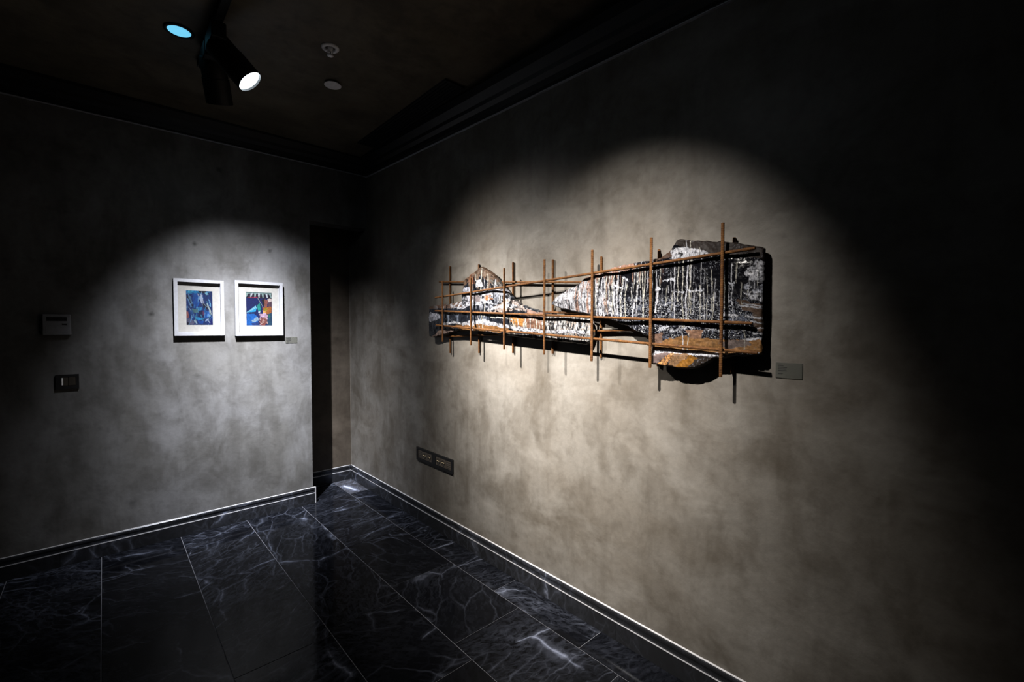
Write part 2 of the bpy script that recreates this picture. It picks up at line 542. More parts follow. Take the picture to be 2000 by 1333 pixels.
class Paint:
    def __init__(self, X, Y, base, rough):
        self.X, self.Y = X, Y
        self.c = np.zeros(X.shape + (4,))
        self.c[..., :3] = base
        self.c[..., 3] = rough

    def put(self, m, col, rough):
        m = np.clip(m.astype(float), 0, 1)[..., None]
        self.c = self.c * (1 - m) + np.array([*col, rough]) * m

    def poly(self, pts, col, rough=0.5, ragged=3.0, seed=1, amt=1.0, streak=False):
        f = 0.12 if not streak else 0.35
        g = 0.12 if not streak else 0.03
        dx = (vnoise(self.X * f, self.Y * g, seed) - 0.5) * 2 * ragged
        dy = (vnoise(self.X * f + 30, self.Y * g + 9, seed + 50) - 0.5) * 2 * ragged
        self.put(inside(self.X + dx, self.Y + dy, pts) * amt, col, rough)

    def drip(self, x, y0, y1, w, col=(0.80, 0.82, 0.84), slope=0.0, wob=1.0, seed=1, amt=1.0):
        cx = x + slope * (self.Y - y0) + (vnoise(self.Y * 0.06 + seed * 3.1, self.Y * 0 + seed, seed) - 0.5) * 2 * wob
        t = np.clip((self.Y - y0) / max(1, y1 - y0), 0, 1)
        ww = 0.62 * w * (0.75 + 0.5 * vnoise(self.Y * 0.11 + seed, self.Y * 0 + 2, seed + 9)) * (1.0 + 0.5 * (t > 0.93))
        m = np.clip((ww - np.abs(self.X - cx)) / 0.7 + 0.5, 0, 1) * ((self.Y > y0) & (self.Y < y1)) * amt
        self.put(m, col, 0.25)

    def stroke(self, pts, w, col=(0.8, 0.82, 0.85), rough=0.28, ragged=2.0, seed=1):
        X = self.X + (vnoise(self.X * 0.2, self.Y * 0.2, seed) - 0.5) * 2 * ragged
        Y = self.Y + (vnoise(self.X * 0.2 + 9, self.Y * 0.2, seed + 1) - 0.5) * 2 * ragged
        d = np.full(X.shape, 1e9)
        for (x0, y0), (x1, y1) in zip(pts, pts[1:]):
            L = (x1 - x0) ** 2 + (y1 - y0) ** 2 + 1e-9
            t = np.clip(((X - x0) * (x1 - x0) + (Y - y0) * (y1 - y0)) / L, 0, 1)
            d = np.minimum(d, np.hypot(X - x0 - t * (x1 - x0), Y - y0 - t * (y1 - y0)))
        self.put(np.clip((w - d) / 0.8 + 0.5, 0, 1), col, rough)


def set_paint(me, rgba):
    at = me.color_attributes.new('paint', 'FLOAT_COLOR', 'POINT')
    at.data.foreach_set('color', np.ascontiguousarray(rgba, dtype=np.float32).ravel())


# ------------------------------------------------------------------ the wall sculpture
XF = XW - 0.085                                     # plane of the front upright bars
XS = XW - 0.052                                     # face of the fragments
sc = tag(empty('wall_sculpture', (XW, 1.6, 1.3)),
         'long wall sculpture of paint-splashed fragments caged in rusted steel bars', 'sculpture')
SO = Vector(sc.location)


def rebar(p0, p1, r, name='rebar'):
    p0, p1 = Vector(p0), Vector(p1)
    d = p1 - p0
    L = d.length
    q = d.to_track_quat('Z', 'Y')
    bm = bmesh.new()
    n = 10
    step = 0.0085
    zs = [(0.0, 0.86)]
    z = step * 0.5
    i = 0
    while z < L - 0.002:
        zs += [(z, 1.0), (z + step * 0.45, 1.0), (z + step * 0.60, 1.07), (z + step * 0.85, 1.07)]
        z += step
    zs = [(a, b) for a, b in zs if a < L - 0.001] + [(L, 0.86)]
    rings = []
    for a, s in zs:
        rings.append([bm.verts.new((r * (s if abs(math.sin(2 * math.pi * j / n)) > 0.3 else 1.04) * math.cos(2 * math.pi * j / n),
                                    r * (s if abs(math.sin(2 * math.pi * j / n)) > 0.3 else 1.04) * math.sin(2 * math.pi * j / n), a)) for j in range(n)])
    for a, b in zip(rings, rings[1:]):
        for j in range(n):
            bm.faces.new((a[j], a[(j + 1) % n], b[(j + 1) % n], b[j]))
    bm.faces.new(rings[0][::-1])
    bm.faces.new(rings[-1])
    o = mesh_obj(name, bm, M['rust'], sc, smooth=False)
    o.rotation_mode = 'QUATERNION'
    o.rotation_quaternion = q
    o.location = p0 - SO
    return o


RB = 0.0058
fr_y = [2.515, 2.206, 1.899, 1.590, 1.289, 0.990, 0.704]
fr_t = [1.756, 1.752, 1.780, 1.794, 1.804, 1.816, 1.827]
fr_b = [1.355, 1.341, 1.327, 1.312, 1.295, 1.284, 1.270]
for y, zt, zb in zip(fr_y, fr_t, fr_b):
    rebar((XF, y, zb), (XF + 0.001, y, zt), RB)
XH = XF + 2 * RB
for a, b in (((850, 582), (1475, 485)), ((850, 607.5), (1470, 632)), ((852, 635.5), (1480, 690))):
    pa, pb = on_x(*a, XH), on_x(*b, XH)
    rebar(pa, pb, RB)
XB = XW - 0.0085
for (x, yt), (xb_, yb) in (((880, 520), (878, 690)), ((937, 516), (934, 690)), ((1004, 512), (1000, 690)), ((1082, 507), (1077, 691)),
                           ((1177, 501), (1171, 699)), ((1288, 487), (1284, 716)), ((1433.5, 464), (1431, 730))):
    a, b = on_x(x, yt, XB), on_x(xb_, yb, XB)
    rebar((XB, (a.y + b.y) / 2, b.z), (XB, (a.y + b.y) / 2, a.z), RB)
XBH = XB - 2 * RB
for a, b in (((858, 551), (1478, 552)), ((850, 604), (1480, 622)), ((872, 657.5), (1475, 636))):
    rebar(on_x(*a, XBH), on_x(*b, XBH), RB)


def fragment(top, bot, nu, nv, painter, seed, bulge):
    tp = [on_x(x, y, XS) for x, y in top]
    bt = [on_x(x, y, XS) for x, y in bot]
    tp.sort(key=lambda p: p.y)
    bt.sort(key=lambda p: p.y)
    ya, yb = max(tp[0].y, bt[0].y), min(tp[-1].y, bt[-1].y)
    s = np.linspace(0, 1, nu)
    su = 0.93 * s + 0.07 * (0.5 - 0.5 * np.cos(np.pi * s))
    yy = ya + (yb - ya) * su
    zt = np.interp(yy, [p.y for p in tp], [p.z for p in tp])
    zb = np.interp(yy, [p.y for p in bt], [p.z for p in bt])
    zt += (vnoise(yy * 55, yy * 0 + 3, seed, 4) - 0.5) * 0.010
    zb += (vnoise(yy * 50, yy * 0 + 8, seed + 1, 4) - 0.5) * 0.010
    q = np.linspace(0, 1, nv)
    v = 0.90 * q + 0.10 * (0.5 - 0.5 * np.cos(np.pi * q))
    Y = np.repeat(yy[:, None], nv, 1)
    hgt = np.maximum(zt - zb, 0.003)
    Z = zb[:, None] + hgt[:, None] * v[None]
    Y = Y + (vnoise(Z * 45, Z * 0 + 5, seed + 2, 3) - 0.5) * 0.008 * np.exp(-np.minimum(Y - ya, yb - Y) / 0.02)
    e = np.minimum.reduce([hgt[:, None] * v[None], hgt[:, None] * (1 - v[None]), Y - Y.min() + 0.0008, Y.max() - Y + 0.0008])
    t = np.clip(e / 0.008, 0, 1)
    edge = np.sqrt(1 - (1 - t) ** 2)
    relief = (vnoise(Y * 14, Z * 14, seed + 3, 4) - 0.5) * 0.016 + (vnoise(Y * 60, Z * 60, seed + 4, 3) - 0.5) * 0.004
    relief = relief + bulge * np.sin(np.pi * np.clip(v[None], 0, 1)) * np.clip(e / 0.06, 0, 1)
    Xb = XBH - RB
    PX, PY = proj_np(np.full(Y.shape, XS), Y, Z)
    dep, rgba = painter(PX, PY, Y, Z)
    X = Xb - edge * (Xb - XS + np.clip(relief, -0.012, 0.013) + dep)
    X = np.minimum(X, Xb)
    N = nu * nv
    co = np.stack([X, Y, Z], -1).reshape(-1, 3)
    back = co.copy()
    back[:, 0] = Xb
    # back skin only along the outline: join outline to a flat back
    idx = np.arange(N).reshape(nu, nv)
    f = np.stack([idx[:-1, :-1], idx[:-1, 1:], idx[1:, 1:], idx[1:, :-1]], -1).reshape(-1, 4)
    bi = np.stack([idx[:, 0], idx[:, -1]], -1) + 0
    nb = N
    bco = np.stack([np.stack([np.full(nu, Xb + 0.001), Y[:, 0], Z[:, 0]], -1), np.stack([np.full(nu, Xb + 0.001), Y[:, -1], Z[:, -1]], -1)], 1).reshape(-1, 3)
    bidx = nb + np.arange(nu * 2).reshape(nu, 2)
    fb = np.stack([bidx[:-1, 0], bidx[1:, 0], bidx[1:, 1], bidx[:-1, 1]], -1)
    f0 = np.stack([idx[:-1, 0], idx[1:, 0], bidx[1:, 0], bidx[:-1, 0]], -1)
    f1 = np.stack([idx[:-1, -1], bidx[:-1, 1], bidx[1:, 1], idx[1:, -1]], -1)
    faces = np.concatenate([f, fb, f0, f1])
    allco = np.concatenate([co, bco]) - np.array(SO)
    me = bpy.data.meshes.new('painted_fragment')
    me.vertices.add(len(allco))
    me.vertices.foreach_set('co', allco.astype(np.float32).ravel())
    me.loops.add(faces.size)
    me.loops.foreach_set('vertex_index', faces.astype(np.int32).ravel())
    me.polygons.add(len(faces))
    me.polygons.foreach_set('loop_start', (np.arange(len(faces)) * 4).astype(np.int32))
    me.polygons.foreach_set('use_smooth', np.ones(len(faces), bool))
    me.update()
    me.validate()
    col = np.concatenate([rgba.reshape(-1, 4), np.tile(np.array([[0.05, 0.04, 0.03, 0.8]]), (nu * 2, 1))])
    set_paint(me, col)
    me.materials.append(M['painted'])
    o = bpy.data.objects.new('painted_fragment', me)
    COL.objects.link(o)
    o.parent = sc
    return o


WHT, CRM = (0.47, 0.48, 0.53), (0.48, 0.47, 0.42)
BLK, BRN, OCH, MAUVE, PINK = (0.004, 0.004, 0.006), (0.060, 0.031, 0.017), (0.26, 0.115, 0.016), (0.135, 0.098, 0.094), (0.27, 0.155, 0.115)


def streaks(P, box_, amt, sx, sy, lo, hi, col, seed, rough=0.3):
    x0, y0, x1, y1 = box_
    n = vnoise(P.X * sx, P.Y * sy, seed, 3)
    fade = np.clip((P.X - x0) / 14, 0, 1) * np.clip((x1 - P.X) / 14, 0, 1) * np.clip((P.Y - y0) / 8, 0, 1) * np.clip((y1 - P.Y) / 8, 0, 1)
    P.put(np.clip((n - lo) / (hi - lo), 0, 1) * fade * amt, col, rough)


def finish(P, seed):
    """break up the flat fields: chipped whites, mottled browns, flecks on the black"""
    lum = P.c[..., :3].mean(-1)
    n1 = vnoise(P.X * 0.80, P.Y * 0.30, seed, 2)
    P.put(np.clip((n1 - 0.57) / 0.09, 0, 1) * np.clip((lum - 0.10) / 0.12, 0, 1) * 0.80, (0.03, 0.03, 0.038), 0.3)
    n2 = vnoise(P.X * 0.30, P.Y * 0.22, seed + 1, 4)
    n4 = vnoise(P.X * 0.9, P.Y * 0.9, seed + 5, 2)
    P.c[..., :3] *= (0.35 + 0.85 * n2 + 0.45 * n4)[..., None]
    n3 = vnoise(P.X * 0.75, P.Y * 0.55, seed + 2, 2)
    zone = np.clip((vnoise(P.X * 0.045, P.Y * 0.06, seed + 3, 2) - 0.52) / 0.12, 0, 1)
    P.put(np.clip((n3 - 0.70) / 0.08, 0, 1) * zone * np.clip((0.06 - lum) / 0.03, 0, 1) * 0.5, (0.34, 0.36, 0.42), 0.3)
    sat = P.c[..., 0] - P.c[..., 2]
    g = vnoise(P.X * 0.10, P.Y * 0.9, seed + 4, 2)
    P.c[..., :3] *= np.where(sat > 0.02, 0.62 + 0.76 * g, 1.0)[..., None]


def paint_right(PX, PY, Y, Z):
    P = Paint(PX, PY, BLK, 0.22)
    r = np.random.RandomState(5)
    # bare brown along the upper rim and the lower right
    P.poly([(1312, 478), (1322, 462), (1500, 476), (1500, 508), (1470, 503), (1440, 499), (1385, 496), (1340, 486)], (0.016, 0.010, 0.008), 0.6, 4, 2)
    P.poly([(1120, 560), (1150, 530), (1235, 508), (1240, 524), (1200, 535), (1160, 548), (1140, 566)], PINK, 0.6, 5, 3)
    P.poly([(1272, 500), (1312, 484), (1316, 500), (1275, 514)], BRN, 0.6, 4, 4)
    # milky left end with dense runs
    P.poly([(1070, 592), (1100, 566), (1140, 548), (1170, 552), (1182, 580), (1172, 604), (1198, 612), (1160, 624), (1070, 604)], (0.42, 0.43, 0.47), 0.35, 6, 6, 0.95)
    P.poly([(1170, 590), (1192, 584), (1200, 600), (1180, 618), (1164, 612)], WHT, 0.3, 6, 7)
    streaks(P, (1072, 545, 1200, 625), 0.97, 0.62, 0.035, 0.47, 0.55, BLK, 21)
    streaks(P, (1100, 540, 1200, 618), 0.9, 0.40, 0.025, 0.60, 0.66, PINK, 22, 0.5)
    streaks(P, (1072, 545, 1230, 625), 0.95, 0.62, 0.02, 0.60, 0.66, WHT, 23)
    streaks(P, (1185, 515, 1300, 560), 0.7, 0.33, 0.03, 0.60, 0.70, PINK, 24, 0.5)
    # splattered middle band
    sp = vnoise(PX * 0.62, PY * 0.62, 31, 2)
    band = np.clip((PY - 570 - 10 * vnoise(PX * 0.02, PY * 0, 33)) / 18, 0, 1) * np.clip((672 - PY) / 22, 0, 1) * np.clip((PX - 1185) / 25, 0, 1) * np.clip((1492 - PX) / 30, 0, 1)
    P.put(np.clip((sp - 0.60) / 0.10, 0, 1) * band * 0.42, (0.42, 0.45, 0.55), 0.3)
    P.put(np.clip((vnoise(PX * 0.10, PY * 0.12, 35, 3) - 0.60) / 0.2, 0, 1) * band * 0.30, (0.20, 0.23, 0.32), 0.3)
    P.put(np.clip((vnoise(PX * 0.85, PY * 0.85, 36, 1) - 0.80) / 0.10, 0, 1) * band, (0.85, 0.87, 0.9), 0.25)
    # white sheet near the top and at the right end
    P.poly([(1310, 491), (1318, 484), (1340, 483), (1366, 487), (1388, 495), (1352, 502), (1330, 506), (1312, 506)], WHT, 0.3, 3, 8)
    P.stroke([(1326, 494), (1333, 497), (1330, 500)], 1.6, BLK, 0.3, 2, 3)
    P.poly([(1458, 540), (1462, 522), (1480, 512), (1500, 510), (1500, 560), (1478, 548), (1464, 552)], WHT, 0.3, 8, 9)
    P.poly([(1452, 556), (1470, 548), (1500, 566), (1500, 588), (1468, 584), (1458, 574)], (0.40, 0.42, 0.50), 0.3, 9, 10, 0.9)
    P.poly([(1462, 576), (1500, 572), (1500, 590), (1470, 586)], WHT, 0.3, 5, 12)
    streaks(P, (1440, 505, 1498, 592), 0.95, 0.12, 0.16, 0.52, 0.60, BLK, 41)
    P.poly([(1440, 582), (1462, 588), (1500, 596), (1500, 660), (1474, 640), (1470, 612), (1450, 606)], (0.070, 0.044, 0.031), 0.55, 5, 13)
    for i, (a, b, w) in enumerate((((1444, 597), (1500, 604), 1.4), ((1452, 593), (1500, 601), 1.2), ((1458, 618), (1500, 624), 1.8), ((1466, 627), (1500, 634), 1.6),
                                   ((1470, 641), (1500, 643), 1.2), ((1472, 652), (1500, 653), 1.6), ((1454, 664), (1500, 662), 2.6), ((1410, 614), (1440, 617), 2.0))):
        P.stroke([a, b], w, WHT, 0.3, 2.2, 60 + i)
    # lower flank: brown seam, dark shelf, pale ridge, ochre break
    P.poly([(1268, 672), (1300, 664), (1336, 657), (1370, 660), (1420, 664), (1500, 664), (1500, 692), (1268, 688)], (0.20, 0.100, 0.034), 0.6, 4, 14)
    P.poly([(1400, 668), (1450, 664), (1470, 672), (1420, 684)], (0.11, 0.085, 0.078), 0.6, 4, 15)
    P.poly([(1340, 645), (1374, 645), (1370, 662), (1350, 660)], (0.20, 0.11, 0.07), 0.5, 2, 16)
    P.poly([(1272, 655), (1296, 652), (1292, 672), (1272, 674)], (0.15, 0.09, 0.065), 0.6, 4, 17)
    P.poly([(1268, 690), (1500, 694), (1500, 730), (1268, 730)], (0.022, 0.015, 0.011), 0.6, 2, 18)
    P.poly([(1268, 690), (1312, 688), (1300, 700), (1276, 716), (1268, 718)], MAUVE, 0.6, 3, 19)
    P.poly([(1315, 686), (1322, 690), (1312, 702), (1300, 718), (1276, 716), (1296, 704)], (0.52, 0.26, 0.095), 0.5, 2, 20)
    P.poly([(1318, 690), (1352, 692), (1330, 716), (1306, 720), (1312, 704)], (0.235, 0.135, 0.068), 0.55, 3, 25)
    P.poly([(1330, 706), (1352, 694), (1368, 700), (1352, 712), (1340, 722), (1318, 722)], OCH, 0.5, 4, 26)
    P.stroke([(1274, 691), (1300, 685), (1340, 688), (1380, 693), (1410, 694)], 3.4, WHT, 0.3, 3, 27)
    P.stroke([(1448, 691), (1484, 690)], 1.6, WHT, 0.3, 2, 28)
    # runs of white paint
    for i, (x, a, b, w, s) in enumerate(((1319, 505, 628, 1.3, 0.01), (1325, 507, 590, 1.0, 0.02), (1334, 508, 640, 1.2, 0.02), (1344, 505, 632, 1.8, -0.02), (1349, 505, 600, 1.1, 0.0),
                                         (1352, 508, 628, 0.9, -0.06), (1371, 505, 600, 0.7, 0.0), (1256, 522, 628, 1.3, 0.02), (1261, 524, 628, 1.2, -0.03), (1287, 560, 612, 1.9, -0.09),
                                         (1291, 520, 560, 1.0, -0.02), (1397, 570, 628, 1.2, -0.10), (1430, 515, 628, 1.0, 0.02), (1441, 512, 545, 1.0, -0.05), (1455, 640, 690, 1.0, -0.04),
                                         (1334, 630, 690, 1.2, 0.0), (1347, 650, 685, 1.0, -0.12), (1366, 484, 500, 0.8, 0), (1340, 468, 490, 1.2, 0), (1348, 468, 490, 1.2, 0),
                                         (1200, 535, 614, 1.2, -0.03), (1209, 540, 616, 1.0, -0.05), (1218, 545, 620, 1.0, -0.08), (1226, 555, 622, 1.1, -0.08), (1241, 585, 622, 1.9, -0.13),
                                         (1186, 535, 610, 1.0, 0.0), (1193, 530, 600, 0.9, 0.0), (1178, 532, 575, 1.0, 0.0), (1164, 538, 606, 1.3, 0), (1248, 520, 590, 0.9, -0.05),
                                         (1276, 530, 628, 0.8, 0.0), (1382, 540, 628, 0.7, 0.0))):
        P.drip(x, a, b, w, CRM if i % 3 else WHT, s, 1.6, 100 + i)
    for i in range(70):
        x = r.uniform(1165, 1485)
        y0 = r.uniform(505, 570)
        P.drip(x, y0, y0 + r.uniform(15, 70), r.uniform(0.5, 0.95), WHT if i % 3 else CRM, r.uniform(-0.08, 0.03), 1.6, 200 + i, 0.85)
    for i, (x, y, w, h) in enumerate(((1310, 548, 10, 4), (1206, 560, 8, 3), (1222, 545, 5, 3), (1358, 568, 14, 3), (1300, 596, 5, 2), (1300, 640, 10, 3), (1320, 644, 8, 4), (1345, 640, 10, 3),
                                      (1392, 645, 10, 2), (1284, 566, 4, 5), (1430, 556, 4, 3), (1330, 570, 9, 2))):
        P.stroke([(x - w, y + r.uniform(-2, 2)), (x + w, y + r.uniform(-2, 2))], h * 0.55, (0.46, 0.48, 0.54), 0.3, 5, 300 + i)
    finish(P, 900)
    dep = 0.013 * np.clip((PY - 688) / 6, 0, 1) * np.clip((1500 - PX) / 60, 0, 1)
    return dep, P.c


def paint_left(PX, PY, Y, Z):
    P = Paint(PX, PY, (0.010, 0.012, 0.018), 0.25)
    r = np.random.RandomState(8)
    # weathered crown of the upper piece
    P.poly([(896, 560), (904, 544), (938, 518), (960, 532), (985, 566), (960, 556), (940, 540), (915, 552), (906, 562)], (0.075, 0.042, 0.024), 0.65, 4, 2)
    P.poly([(914, 536), (926, 534), (928, 556), (916, 556)], (0.16, 0.06, 0.028), 0.6, 3, 3)
    P.poly([(955, 545), (985, 555), (995, 575), (965, 556)], (0.05, 0.042, 0.032), 0.6, 4, 4)
    streaks(P, (900, 525, 990, 575), 0.7, 0.3, 0.08, 0.55, 0.63, (0.19, 0.135, 0.10), 5, 0.6)
    streaks(P, (900, 535, 992, 575), 0.95, 0.28, 0.10, 0.54, 0.58, BLK, 55)
    # whites
    P.poly([(930, 548), (940, 546), (944, 560), (930, 562)], WHT, 0.3, 3, 6)
    P.poly([(905, 562), (920, 558), (924, 572), (908, 576)], (0.40, 0.42, 0.50), 0.3, 5, 7, 0.9)
    P.poly([(906, 578), (930, 572), (966, 566), (986, 568), (968, 580), (946, 590), (925, 598), (902, 604), (888, 602), (905, 592)], (0.42, 0.43, 0.49), 0.3, 5, 8)
    streaks(P, (885, 566, 1000, 606), 0.95, 0.18, 0.16, 0.52, 0.57, BLK, 56)
    streaks(P, (885, 566, 1000, 606), 0.9, 0.5, 0.06, 0.62, 0.67, (0.30, 0.32, 0.38), 57)
    P.poly([(925, 574), (935, 570), (942, 588), (928, 592)], (0.18, 0.155, 0.165), 0.4, 4, 9)
    P.poly([(945, 577), (962, 574), (966, 584), (948, 587)], (0.30, 0.125, 0.05), 0.5, 4, 10)
    P.poly([(836, 594), (900, 588), (905, 600), (838, 604)], (0.105, 0.065, 0.05), 0.6, 3, 11)
    streaks(P, (845, 586, 915, 606), 0.95, 0.25, 0.10, 0.54, 0.60, WHT, 12)
    P.poly([(836, 612), (856, 610), (862, 620), (845, 630), (838, 626)], (0.40, 0.42, 0.50), 0.3, 5, 13)
    P.poly([(990, 585), (1010, 592), (1030, 602), (1020, 608), (985, 608), (960, 610)], (0.34, 0.28, 0.255), 0.4, 6, 14, 0.9)
    P.poly([(985, 592), (1010, 596), (1005, 604), (980, 604)], WHT, 0.3, 4, 15)
    streaks(P, (985, 575, 1060, 618), 0.95, 0.22, 0.22, 0.55, 0.62, BLK, 16)
    # brown and ochre flank
    P.poly([(890, 636), (930, 628), (960, 636), (990, 636), (1000, 650), (960, 648), (900, 646)], (0.185, 0.085, 0.026), 0.55, 4, 17)
    P.poly([(996, 622), (1030, 618), (1068, 622), (1068, 646), (1010, 640)], (0.15, 0.078, 0.05), 0.55, 4, 18)
    P.poly([(1000, 622), (1022, 620), (1024, 636), (1004, 638)], (0.33, 0.14, 0.03), 0.5, 4, 19)
    P.poly([(1030, 604), (1062, 612), (1080, 616), (1060, 618), (1030, 612)], PINK, 0.5, 3, 20)
    P.poly([(842, 662), (856, 648), (884, 640), (890, 648), (862, 656)], (0.24, 0.175, 0.15), 0.5, 3, 21)
    P.poly([(930, 648), (1000, 652), (1155, 668), (1155, 680), (1000, 666), (930, 655)], (0.055, 0.046, 0.040), 0.6, 2, 22)
    # streaked right end
    P.poly([(1066, 616), (1160, 618), (1160, 672), (1062, 664), (1062, 640)], (0.40, 0.40, 0.40), 0.35, 4, 23)
    streaks(P, (1050, 612, 1160, 680), 0.97, 0.70, 0.08, 0.46, 0.53, BLK, 24)
    streaks(P, (1062, 612, 1160, 680), 0.8, 0.45, 0.06, 0.62, 0.68, (0.34, 0.26, 0.21), 25, 0.5)
    streaks(P, (990, 618, 1075, 660), 0.9, 0.5, 0.05, 0.62, 0.68, CRM, 26)
    streaks(P, (860, 606, 960, 636), 0.8, 0.45, 0.05, 0.60, 0.68, (0.20, 0.24, 0.32), 27)
    streaks(P, (940, 560, 1000, 606), 0.9, 0.2, 0.2, 0.56, 0.63, (0.32, 0.34, 0.40), 28)
    P.stroke([(906, 634), (925, 629), (950, 630), (975, 636), (1010, 642), (1060, 647), (1140, 650)], 3.0, WHT, 0.3, 2.5, 29)
    P.stroke([(918, 632), (945, 628), (965, 634)], 4.2, WHT, 0.3, 3, 30)
    P.stroke([(868, 634), (890, 630), (902, 632)], 2.0, WHT, 0.3, 2, 31)
    P.stroke([(938, 596), (952, 590), (964, 594)], 1.4, WHT, 0.3, 1, 32)
    P.stroke([(955, 606), (975, 600), (995, 598)], 1.8, WHT, 0.3, 2, 33)
    P.stroke([(960, 620), (990, 622), (1010, 626)], 1.0, CRM, 0.3, 2, 34)
    for i, (x, a, b, w) in enumerate(((941, 524, 568, 1.4), (941, 570, 612, 1.2), (949, 575, 618, 1.0), (957, 575, 610, 0.9), (954, 535, 570, 1.1), (947, 545, 568, 0.8), (929, 536, 550, 1.0),
                                      (967, 546, 568, 0.9), (922, 568, 580, 0.8), (977, 574, 590, 0.8), (944, 612, 642, 0.9), (936, 612, 640, 0.9), (1004, 626, 648, 0.8), (1014, 624, 646, 0.8),
                                      (1028, 622, 648, 0.9), (1038, 624, 646, 0.8), (1050, 622, 648, 0.8), (923, 625, 646, 1.0))):
        P.drip(x, a, b, w, WHT if i % 2 else CRM, 0, 1.0, 400 + i)
    finish(P, 950)
    dep = np.zeros_like(PX)
    dep -= 0.006 * np.exp(-((PX - 1000) / 30) ** 2) * (PY < 600)
    return dep, P.c


TOP_L = [(838, 599), (850, 596), (875, 594), (900, 588), (903.2, 585), (904, 547), (918, 536), (928, 529), (938, 521), (945, 524), (955, 530), (966, 541), (976, 553),
         (984, 565), (994, 575), (1002, 587), (1020, 597), (1040, 603), (1060, 611), (1085, 615), (1110, 617), (1140, 620), (1151, 623), (1155, 635)]
BOT_L = [(838, 658), (846, 660), (862, 655), (880, 650), (900, 647), (930, 648), (960, 652), (1000, 658), (1040, 663), (1080, 667), (1120, 672), (1143, 674), (1151, 668), (1155, 655)]
TOP_R = [(1076, 591), (1085, 580), (1100, 570), (1125, 556), (1140, 543), (1155, 536), (1180, 527), (1200, 521), (1225, 516), (1250, 511), (1272, 507), (1290, 503),
         (1305, 492), (1316, 478), (1322, 468), (1330, 466), (1360, 469), (1400, 470), (1430, 473), (1460, 477), (1484, 480), (1491, 484)]
BOT_R = [(1076, 596), (1085, 601), (1110, 607), (1140, 613), (1160, 618), (1200, 629), (1240, 646), (1262, 657), (1274, 664), (1275.5, 712), (1290, 714), (1320, 719), (1345, 721),
         (1370, 717), (1395, 702), (1430, 698), (1484, 694), (1491, 692)]
fl = fragment(TOP_L, BOT_L, 440, 130, paint_left, 71, 0.010)
fl['label'] = 'smaller peaked fragment with white runs on black and ochre'
fr = fragment(TOP_R, BOT_R, 520, 240, paint_right, 83, 0.008)
fr['label'] = 'larger tapering fragment with glossy black paint and white drips'


# ------------------------------------------------------------------ wall labels
def wall_label(name, p_lo, p_hi, axis, label, rows, mat='acrylic', ink='ink'):
    """small plaque standing proud of a wall; axis 'x' = right wall, 'y' = left wall"""
    t = 0.0032
    if axis == 'x':
        w, h = abs(p_lo.y - p_hi.y), p_hi.z - p_lo.z
        e = empty(name, (XW - 0.0004, (p_lo.y + p_hi.y) / 2, (p_lo.z + p_hi.z) / 2), (0, 0, -math.pi / 2))
    else:
        w, h = abs(p_lo.x - p_hi.x), p_hi.z - p_lo.z
        e = empty(name, ((p_lo.x + p_hi.x) / 2, YL - 0.0004, (p_lo.z + p_hi.z) / 2), (0, 0, 0))
    tag(e, label, 'label')
    box('plaque', (-w / 2, -t, -h / 2), (w / 2, 0, h / 2), M[mat], e, 0.0008)
    for i, (zr, w0, w1, th) in enumerate(rows):
        box('text_row', (-w / 2 + w * w0, -t - 0.0004, -h / 2 + h * zr), (-w / 2 + w * w1, -t - 0.0001, -h / 2 + h * (zr + th)), M[ink], e)
    return e


wall_label('wall_label', on_x(1514, 738, XW - 0.006), on_x(1567, 711, XW - 0.006), 'x', 'clear plaque with small dark text beside the rebar sculpture',
           [(0.80, 0.10, 0.30, 0.05), (0.68, 0.10, 0.44, 0.05), (0.57, 0.10, 0.40, 0.05), (0.46, 0.10, 0.42, 0.05), (0.26, 0.10, 0.28, 0.05)])
wall_label('wall_label', on_y(558, 671, YL - 0.006), on_y(581, 658.5, YL - 0.006), 'y', 'tiny clear plaque beside the right framed print',
           [(0.76, 0.08, 0.50, 0.08), (0.58, 0.08, 0.42, 0.08), (0.40, 0.08, 0.46, 0.08), (0.18, 0.08, 0.28, 0.08)])


